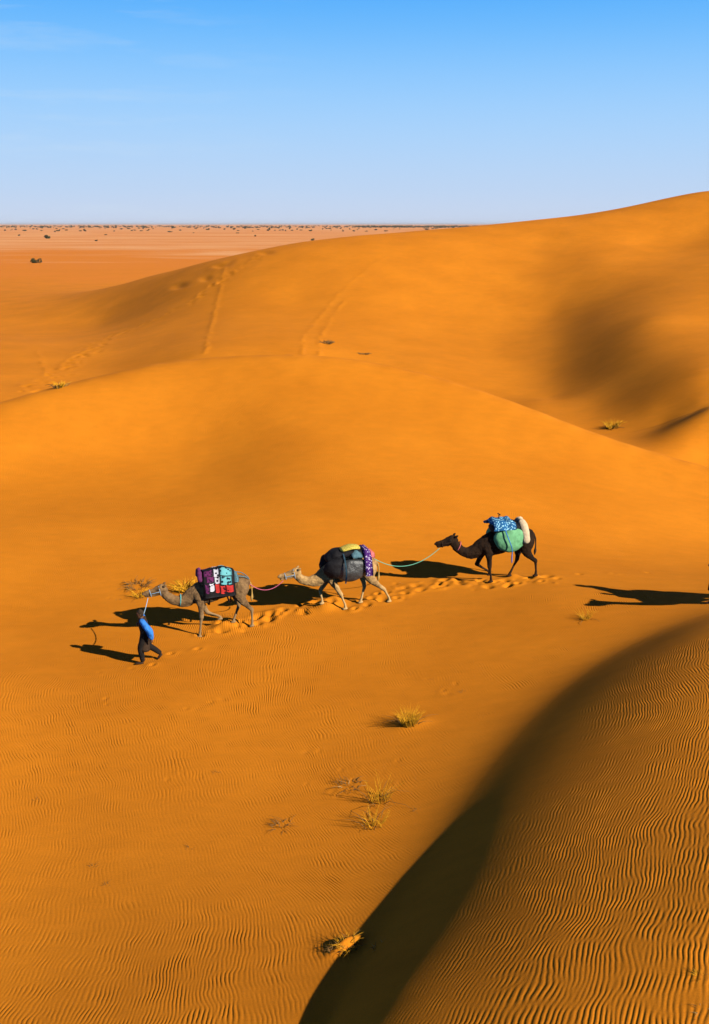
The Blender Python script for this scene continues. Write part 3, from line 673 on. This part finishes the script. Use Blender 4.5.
# ------------------------------------------------------------------ people
def hand(g, wrist, d, back, thumb, curl=.5, sc=1.0):
    """palm, four bent fingers of unequal length and a thumb; d: along the hand, back: out of its back, thumb: towards the thumb side"""
    w, d, k, t = (np.array(q, float) for q in (wrist, d, back, thumb)); d /= np.linalg.norm(d); k /= np.linalg.norm(k); t /= np.linalg.norm(t)
    g.tube([(*(w - d * .02 * sc), .026 * sc, .02 * sc), (*(w + d * .04 * sc), .040 * sc, .018 * sc), (*(w + d * .085 * sc), .040 * sc, .015 * sc)], 3, 10, side=t)
    for i, (o, ln) in enumerate(((.030, .075), (.010, .085), (-.010, .08), (-.030, .062))):
        b = w + d * .085 * sc + t * o * sc; p = [b - d * .02 * sc, b]; a = 0
        for q in (.42, .33, .25):
            a += curl; p.append(p[-1] + (d * math.cos(a) - k * math.sin(a)) * ln * q * sc)
        g.tube([(*x, .0095 * sc, .0095 * sc) for x in p], 2, 7, side=t)
    b = w + d * .025 * sc + t * .03 * sc
    p = [b, b + (d * .6 + t * .7) * .035 * sc, b + (d * .85 + t * .55 - k * .5) * .062 * sc, b + (d * .95 + t * .3 - k * .8) * .082 * sc]
    g.tube([(*x, .011 * sc, .011 * sc) for x in p], 2, 7, side=k)
def head_geo(g, c, lean=0.0):
    x, y, z = c
    g.tube([(x - .02, y, z - .16, .055, .055), (x - .01, y, z - .06, .055, .06)], 2, 12)                       # neck
    g.tube([(x + .03, y, z - .085, .045, .05), (x + .02, y, z - .04, .062, .080), (x + .005, y, z + .02, .074, .097), (x - .002, y, z + .07, .070, .090), (x - .005, y, z + .105, .04, .055)], 3, 14)
    g.tube([(x + .085, y, z + .03, .010, .012), (x + .108, y, z - .005, .016, .014), (x + .092, y, z - .015, .016, .008)], 2, 8)  # nose
    g.tube([(x + .088, y - .022, z - .045, .008, .008), (x + .096, y, z - .043, .009, .009), (x + .088, y + .022, z - .045, .008, .008)], 2, 8, side=(0, 0, 1))
    for s in (-1, 1):
        g.tube([(x - .005, y + s * .076, z + .02, .010, .025), (x - .012, y + s * .082, z - .005, .010, .022)], 2, 8, side=(0, 1, 0))
        g.tube([(x + .088, y + s * .022, z + .048, .01, .008), (x + .078, y + s * .05, z + .048, .01, .008)], 2, 7, side=(0, 0, 1))
def eyes(root, c):
    for s in (-1, 1):
        Geo().tube([(c[0] + .078, c[1] + s * .032, c[2] + .026, .010, .010), (c[0] + .088, c[1] + s * .032, c[2] + .026, .009, .009)], 2, 8).build('eye', M['eye'], root)

def walking_man(px, py, H, lab, blue):
    wx, wy, wz = hit(px, py)
    if px > 700: wx += .19; wz = gz(wx, wy)      # steps half out of the frame
    root = empty('person', (wx, wy, wz), R(H)); root.scale = (.93,) * 3
    label(root, lab, 'person')
    def gd(x, y):
        p = Matrix.Rotation(R(H), 3, 'Z') @ Vector((x, y, 0)) * .93; return (gz(wx + p.x, wy + p.y) - wz) / .93
    hd = (.10, 0, 1.55)
    g = Geo(); head_geo(g, hd)
    g.tube([(-.02, 0, .90, .155, .115), (0, 0, 1.02, .14, .10), (.02, 0, 1.2, .16, .115), (.04, 0, 1.36, .185, .105), (.05, 0, 1.43, .12, .08)], 3, 16)
    # near arm (left) swung back, far arm raised with the rope over the shoulder
    Ls, Le, Lw = np.array((.04, .20, 1.38)), np.array((-.16, .29, 1.12)), np.array((-.22, .27, .86))
    Rs, Re, Rw = np.array((.04, -.20, 1.38)), np.array((.00, -.30, 1.12)), np.array((.16, -.16, 1.18))
    for a, b, c in ((Ls, Le, Lw), (Rs, Re, Rw)): g.tube([(*a, .055), (*((a + b) / 2), .047), (*b, .040), (*((b + c) / 2), .037), (*c, .027)], 3, 10)
    hand(g, Lw, (.05, -.02, -1), (-.2, 1, 0), (1, .2, 0), .35)
    hand(g, Rw, (.75, .5, .35), (.3, -.8, .4), (-.2, .3, .9), .95)
    d1, d2 = gd(.11, .10), gd(-.42, -.10)
    legs = (((-.0, .09, .92), (.14, .10, .50), (.10, .10, .085 + d1), (.11, .10, .03 + d1), (.30, .11, .025 + d1)),
            ((-.02, -.09, .92), (-.10, -.09, .50), (-.42, -.10, .20 + d2), (-.44, -.10, .15 + d2), (-.33, -.10, .02 + d2)))
    for h_, k, an, he, to in legs:
        g.tube([(*h_, .088), (*((np.array(h_) + k) / 2), .075), (*k, .055), (*((np.array(k) * .6 + np.array(an) * .4)), .055), (*an, .036)], 3, 12)
        g.tube([(*he, .038, .032), (*((np.array(he) + to) / 2), .042, .032), (*to, .038, .018)], 2, 10)
    g.fused('body', M['skin'], .0085, root, 2)
    eyes(root, hd)
    x, y, z = hd
    Geo().tube([(x - .045, y, z - .06, .062, .05), (x - .03, y, z + .01, .084, .088), (x - .01, y, z + .075, .084, .100), (x - .005, y, z + .115, .052, .062)], 3, 14).build('hair', M['dark_hair'], root)
    # blue shirt sleeves (loose), brown sleeveless robe to the shins, dark trousers, shoes
    def sleeve(a, b, c, fat): Geo().tube([(*(a + (0, 0, .02)), .075 * fat), (*((a + b) / 2), .085 * fat), (*b, .090 * fat), (*((b + c) / 2), .080 * fat), (*(b * .12 + c * .88), .062 * fat)], 3, 14).build('sleeve', M[blue], root)
    sleeve(Ls, Le, Lw, 1.15); sleeve(Rs, Re, Rw, .95)
    Geo().tube([(.05, 0, 1.47, .08, .065), (.048, 0, 1.455, .12, .085), (.045, 0, 1.41, .19, .115), (.03, 0, 1.2, .18, .14), (.0, 0, 1.0, .17, .135), (.01, 0, .8, .175, .15), (.03, 0, .62, .18, .165), (.04, 0, .40, .185, .175)], 3, 18, cap=False).build('robe', M['brown_cloth'], root)
    for h_, k, an, he, to in legs:
        h_, k, an, he, to = (np.array(q) for q in (h_, k, an, he, to))
        Geo().tube([(*h_, .11), (*((h_ + k) / 2), .105), (*k, .092), (*((k + an) / 2), .085), (*(k * .1 + an * .9), .072)], 3, 14).build('trouser_leg', M['dark_cloth'], root)
        sh = Geo().tube([(*(he + (0, 0, .004)), .044, .038), (*((he + to) / 2 + (0, 0, .004)), .05, .040), (*to, .045, .026)], 2, 10).build('shoe', M['leather'], root)
    m = Matrix.Translation((wx, wy, wz)) @ Matrix.Rotation(R(H), 4, 'Z') @ Matrix.Scale(.93, 4)
    return root, m @ Vector(Rw + np.array((.06, .05, .02)))
man, grip_pt = walking_man(146.5, 662, 188, 'man in dark robe with bright blue sleeves, walking ahead of the camels', 'blue_cloth')
walking_man(707, 603, 186, 'person in dark clothes cut off by the right edge of the frame', 'dark_cloth')

mz = lambda mw, h: mw @ Vector((2.33, .04, 1.40 + h))
rope('lead_rope', mz(mA, hA), grip_pt, .16, .011, 'blue_rope', 'pale blue rope from the light brown camel to the walking man', 'lead ropes')
rope('lead_rope', mA @ Vector((-.86, .05, 1.62)), mz(mB, hB), .30, .011, 'pink_rope', 'pink rope sagging between the light brown and cream camels', 'lead ropes')
rope('lead_rope', mB @ Vector((-.86, .05, 1.72)), mz(mC, hC), .42, .011, 'green_rope', 'green rope sagging between the cream and dark brown camels', 'lead ropes')

# the next camel of the line, almost wholly past the edge of the frame: a foreleg shows and the shadows of animal and rider
CAMEL_D = (12.95, 26.0)
cD, mD, hD = camel(CAMEL_D, None, 196, 1.0, 'black_fur',
    {'fn': ((.62, .60), (.80, 0)), 'ff': ((.80, .60), (.46, .12)), 'hn': ((-1.02, .64), (-1.06, 0)), 'hf': ((-.52, .62), (-.26, 0))},
    'black camel at the far right edge, only a sliver of it in sight', GRP)
rD = load_root('saddle_load', mD, 'brown saddle blanket on the black camel at the right edge', 'loads tied on the camels')
sheet(g := Geo(), lambda u, v: drape(-.5, .55, [(0, 2.12), (.2, 2.06), (.38, 1.85), (.44, 1.5), (.43, 1.2)], .016, 13)(u, v), 14, 26, .03); g.build('rug', M['brown_cloth'], rD)
def rider():
    root = bpy.data.objects.new('person', None); C.objects.link(root); place(root, mD @ Matrix.Translation((-.05, 0, 2.10)))
    label(root, 'rider in dark robe seated on the black camel at the right edge', 'person')
    hd = (.02, 0, .74); g = Geo(); head_geo(g, hd)
    g.tube([(-.02, 0, .08, .17, .13), (-.02, 0, .25, .15, .11), (-.02, 0, .45, .17, .12), (-.02, 0, .56, .185, .105), (-.01, 0, .62, .12, .08)], 3, 16)
    L = []
    for s in (-1, 1):
        a, b, c = np.array((-.01, s * .2, .56)), np.array((.06, s * .27, .30)), np.array((.30, s * .10, .22))
        g.tube([(*a, .055), (*((a + b) / 2), .047), (*b, .04), (*((b + c) / 2), .037), (*c, .027)], 3, 10); hand(g, c, (.9, -s * .2, -.3), (.2, 0, 1), (0, -s, .1), .7)
        h_, k, an = np.array((0, s * .1, .07)), np.array((.36, s * .42, -.10)), np.array((.20, s * .50, -.52))
        g.tube([(*h_, .09), (*((h_ + k) / 2), .078), (*k, .056), (*((k + an) / 2), .052), (*an, .036)], 3, 12); g.tube([(*(an - (.03, 0, .05)), .04, .034), (*(an + (.2, 0, -.07)), .038, .02)], 2, 10)
        L.append((a, b, c, h_, k, an))
    g.fused('body', M['skin'], .0085, root, 2); eyes(root, hd)
    Geo().tube([(-.03, 0, .68, .09, .10), (0, 0, .78, .11, .12), (.01, 0, .86, .11, .12), (0, 0, .91, .06, .07)], 3, 14).build('headscarf', M['blue_cloth'], root)
    Geo().tube([(-.01, 0, .64, .11, .085), (-.02, 0, .58, .195, .12), (-.02, 0, .3, .19, .15), (-.02, 0, .06, .21, .20)], 3, 16).build('robe', M['brown_cloth'], root)
    for a, b, c, h_, k, an in L:
        Geo().tube([(*a, .08), (*b, .085), (*(b * .2 + c * .8), .07)], 4, 12).build('sleeve', M['brown_cloth'], root)
        Geo().tube([(*h_, .12), (*((h_ + k) / 2), .11), (*k, .10), (*(k * .1 + an * .9), .085)], 3, 12).build('trouser_leg', M['dark_cloth'], root)
        Geo().tube([(*(an - (.03, 0, .05)), .046, .04), (*(an + (.2, 0, -.07)), .044, .026)], 2, 10).build('shoe', M['leather'], root)
rider()
# ------------------------------------------------------------------ plants
M['straw'] = plain_mat('straw', (.95, .44, .02), .35, 30, .8)
M['straw_pale'] = plain_mat('straw_pale', (.60, .46, .20), .3, 30, .8)
def let_light_through(m, k):      # dry blades glow when the sun is behind them
    t = m.node_tree; b = t.nodes['Principled BSDF']; o = t.nodes['Material Output']
    tr = t.nodes.new('ShaderNodeBsdfTranslucent'); mx = t.nodes.new('ShaderNodeMixShader'); mx.inputs[0].default_value = k
    t.links.new(b.inputs['Base Color'].links[0].from_socket, tr.inputs[0]); t.links.new(b.outputs[0], mx.inputs[1]); t.links.new(tr.outputs[0], mx.inputs[2]); t.links.new(mx.outputs[0], o.inputs[0])
let_light_through(M['straw'], .15); let_light_through(M['straw_pale'], .15)
M['twig'] = plain_mat('twig', (.26, .13, .04), .35, 30, .9)
M['olive_leaf'] = plain_mat('olive_leaf', (.075, .075, .028), .4, 1.2, .8)
M['dusty_leaf'] = plain_mat('dusty_leaf', (.12, .095, .050), .4, 1.2, .8)
def blades(n, r, h, lean, rad, seed, droop=.3, geo=None, cx=0, cy=0):
    rs = random.Random(seed); g = geo or Geo()
    for _ in range(n):
        a = rs.uniform(0, 6.283); q = r * math.sqrt(rs.random()); x, y = cx + q * math.cos(a), cy + q * math.sin(a)
        b = a + rs.gauss(0, .6); L = h * rs.uniform(.45, 1.0); k = lean * rs.uniform(.2, 1.0) + .3 * q / max(r, .01)
        p = [(cx, cy, -.09, rad)]
        for t in (0, .35, .7, 1.0):
            s = L * t; p.append((x + math.cos(b) * k * s * (t + .4), y + math.sin(b) * k * s * (t + .4), -.03 + s * (1 - droop * k * t * t), rad * (1 - .75 * t)))
        g.tube(p, 1, 4, cap=False)
    return g
def tuft(px, py, r, h, n, lab, seed, lean=.5, rad=.006, mat='straw', twigs=0, group=None, name='grass_tuft', cat='grass tuft'):
    x, y, z = hit(px, py)
    root = empty(name, (x, y, z)); label(root, lab, cat, group)
    blades(n, r, h, lean, rad, seed).build('blades', M[mat], root)
    if twigs: blades(twigs, r * 1.2, h * .9, 1.3, rad * 1.3, seed + 50, .55).build('twigs', M['twig'], root)
    return root
G = 'dry plants on the sand'
tuft(409, 723, .19, .44, 150, 'bushy yellow grass tuft standing alone beyond the near dune, biggest of its kind', 1, .25, .006, 'straw', 6, G)
tuft(379, 800, .20, .62, 30, 'thin upright yellow grass clump beside the grey dead twigs', 2, .16, .006, 'straw', 8, G)
tuft(375, 824, .20, .44, 30, 'low yellow grass clump in front of the thin upright one', 3, .25, .006, 'straw', 8, G)
tuft(348, 786, .22, .22, 4, 'dead twigs lying flat on the sand next to the thin grass', 4, 1.4, .007, 'straw_pale', 24, G, 'dead_twigs', 'twigs')
tuft(281, 826, .16, .20, 16, 'small flattened brown grass tuft on rippled sand left of the clumps', 5, 1.1, .006, 'twig', 16, G)
tuft(585, 619, .13, .34, 40, 'small yellow tuft below the long shadows on the right', 6, .4, .007, 'straw', 3, G)
tuft(138, 586, .35, .30, 30, 'spiky dry bush in front of the leading camel and its muzzle', 7, 1.3, .010, 'twig', 40, G, 'dry_bush', 'bush')
tuft(140, 597, .16, .45, 34, 'yellow stalks beneath the muzzle of the leading camel', 8, .8, .010, 'straw', 0, G)
tuft(187, 590, .34, .48, 120, 'golden grass clump behind the neck of the leading camel', 9, .8, .012, 'straw', 0, G)
tuft(347, 944, .15, .13, 60, 'golden grass half buried where the near dune meets the flat sand', 10, 1.5, .004, 'straw', 16, G)
tuft(334, 950, .08, .12, 22, 'dark dry sprig just left of the half buried golden grass', 11, 1.0, .004, 'twig', 14, G)
tuft(699, 976, .045, .10, 26, 'small yellow sprig on the rippled near dune, upper of two', 12, .9, .003, 'straw', 6, G)
tuft(703, 1012, .10, .07, 12, 'flat pale twigs on the rippled near dune, lower of two', 13, 1.5, .003, 'straw_pale', 8, G, 'dead_twigs', 'twigs')
tuft(612, 428, .34, .62, 60, 'yellow shrub in the shaded hollow of the back dune', 14, .5, .022, 'straw', 6, G, 'dry_bush', 'bush')
tuft(60, 387, .28, .42, 34, 'yellow shrub beside the footprints on the left flank of the back dune', 15, .6, .022, 'straw', 10, G, 'dry_bush', 'bush')
tuft(327, 343, .5, .35, 40, 'tiny dark scrub near the twin tracks on the back dune', 16, 1.2, .03, 'twig', 20, G, 'dry_bush', 'bush')
tuft(364, 354, .35, .25, 26, 'tiny dark scrub just above the crest of the middle dune', 17, 1.2, .03, 'twig', 10, G, 'dry_bush', 'bush')
tuft(380, 945, .12, .06, 8, 'pale broken twigs in the black shade at the foot of the near dune', 18, 1.6, .004, 'straw_pale', 8, G, 'dead_twigs', 'twigs')
for i, (px, py) in enumerate(((92, 867), (106, 885), (216, 773), (190, 848), (36, 800), (463, 692), (417, 810), (118, 600))):
    tuft(px, py, .04, .09, 12, 'tiny dry sprig alone on the open rippled sand', 60 + i, 1.2, .004, 'twig', 4, 'tiny dry sprigs on the open sand', 'dry_sprig', 'sprig')

# ------------------------------------------------------------------ bushes of the far plain
def leaf_crown(rx, rz, n, leaf, seed, lobes=5):
    rs = np.random.RandomState(seed); V, F = [], []
    L = [(rs.normal(0, rx * .42, 2), rs.uniform(.5, 1.0), rs.uniform(.45, .7)) for _ in range(lobes)]
    for i in range(n):
        c, hh, rr = L[i % lobes]
        d = rs.normal(0, 1, 3); d /= np.linalg.norm(d); q = rs.uniform(.35, 1.0) ** .5
        p = np.array((c[0] + d[0] * rx * rr * q, c[1] + d[1] * rx * rr * q, max(.03, rz * hh * .52 + d[2] * rz * hh * .5 * q)))
        a, b = rs.normal(0, 1, 3), rs.normal(0, 1, 3); a /= np.linalg.norm(a); b -= a * (a @ b); b /= np.linalg.norm(b); s = leaf * rs.uniform(.6, 1.4)
        k = len(V); V += [p - a * s, p + b * s * .6, p + a * s, p - b * s * .6]; F.append((k, k + 1, k + 2, k + 3))
    return V, F
def bush(name, rx, rz, n, leaf, seed, mat, lab, group, trunk=True):
    root = empty(name, (0, 0, 0)); label(root, lab, 'bush', group)
    V, F = leaf_crown(rx, rz, n, leaf, seed); mesh_obj('crown', V, F, M[mat], root, False)
    g = Geo(); rs = random.Random(seed)
    for _ in range(5):
        a = rs.uniform(0, 6.28); g.tube([(0, 0, -.2, .05 * rx), (math.cos(a) * rx * .3, math.sin(a) * rx * .3, rz * .35, .035 * rx), (math.cos(a) * rx * .5, math.sin(a) * rx * .5, rz * .75, .012 * rx)], 2, 6)
    g.build('trunk', M['twig'], root)
    return root
b0 = bush('desert_bush', 2.0, 2.6, 900, .22, 5, 'olive_leaf', 'rounded dark green bush alone on the orange flat beyond the dunes', 'bushes of the far plain')
_p = hit(36, 263); b0.scale = (.72,) * 3; b0.location = (_p[0], _p[1], _p[2] - .05)
protos = [bush('desert_bush', 1.9, 2.2, 260, .36, 11, 'dusty_leaf', 'distant scrub bush dotting the pinkish far plain', 'bushes of the far plain'),
          bush('desert_bush', 2.3, 1.7, 260, .36, 12, 'olive_leaf', 'distant scrub bush dotting the pinkish far plain', 'bushes of the far plain'),
          bush('desert_bush', 1.6, 3.0, 260, .34, 13, 'olive_leaf', 'distant scrub bush dotting the pinkish far plain', 'bushes of the far plain')]
rb = random.Random(21); done = [0, 0, 0]
for i in range(250):
    y = math.exp(rb.uniform(math.log(1900), math.log(5500))) if i > 20 else rb.uniform(800, 1800)
    x = y * rb.uniform(-.40, .20); k = rb.randrange(3); src = protos[k]
    if not done[k]: o = src; done[k] = 1
    else:
        o = src.copy(); C.objects.link(o)
        for ch in src.children:
            c = ch.copy(); C.objects.link(c); c.parent = o
    s = rb.uniform(.5, 1.2) * (1 + y / 5000); o.location = (x, y, gz(x, y)); o.rotation_euler = (0, 0, rb.uniform(0, 6)); o.scale = (s * rb.uniform(.9, 1.6), s, s * rb.uniform(.7, 1.1))
# the belt of trees along the horizon reads as one mass
V, F = [], []; rn = np.random.RandomState(8)
for i in range(900):
    y = rn.uniform(3600, 7500); x = y * rn.uniform(-.42, .25)
    if rn.rand() < .3: x = y * rn.uniform(.0, .12)
    v, f = leaf_crown(rn.uniform(3, 8), rn.uniform(3, 7.5), 26, 1.7, i, 3); z = gz(x, y); k = len(V)
    V += [p * np.array((1.3, 1, 1)) + np.array((x, y, z)) for p in v]; F += [tuple(q + k for q in t) for t in f]
belt = mesh_obj('tree_belt', V, F, M['olive_leaf'], None, False); label(belt, 'thin dark belt of trees along the horizon of the plain', 'trees', None, 'stuff')
# ------------------------------------------------------------------ the air over the plain
def haze():
    m = bpy.data.materials.new('haze'); m.use_nodes = True; t = m.node_tree; t.nodes.clear()
    o = t.nodes.new('ShaderNodeOutputMaterial'); v = t.nodes.new('ShaderNodeVolumePrincipled')
    v.inputs['Color'].default_value = (0.85, 0.86, 0.92, 1); v.inputs['Density'].default_value = 0.000032; v.inputs['Anisotropy'].default_value = 0.0
    t.links.new(v.outputs[0], o.inputs['Volume'])
    o = Geo().box((0, 29000, 17), (300000, 33000, 23)).build('haze', m, None, False); label(o, None, None, None, 'stuff')
haze()
GROUND = build_ground()
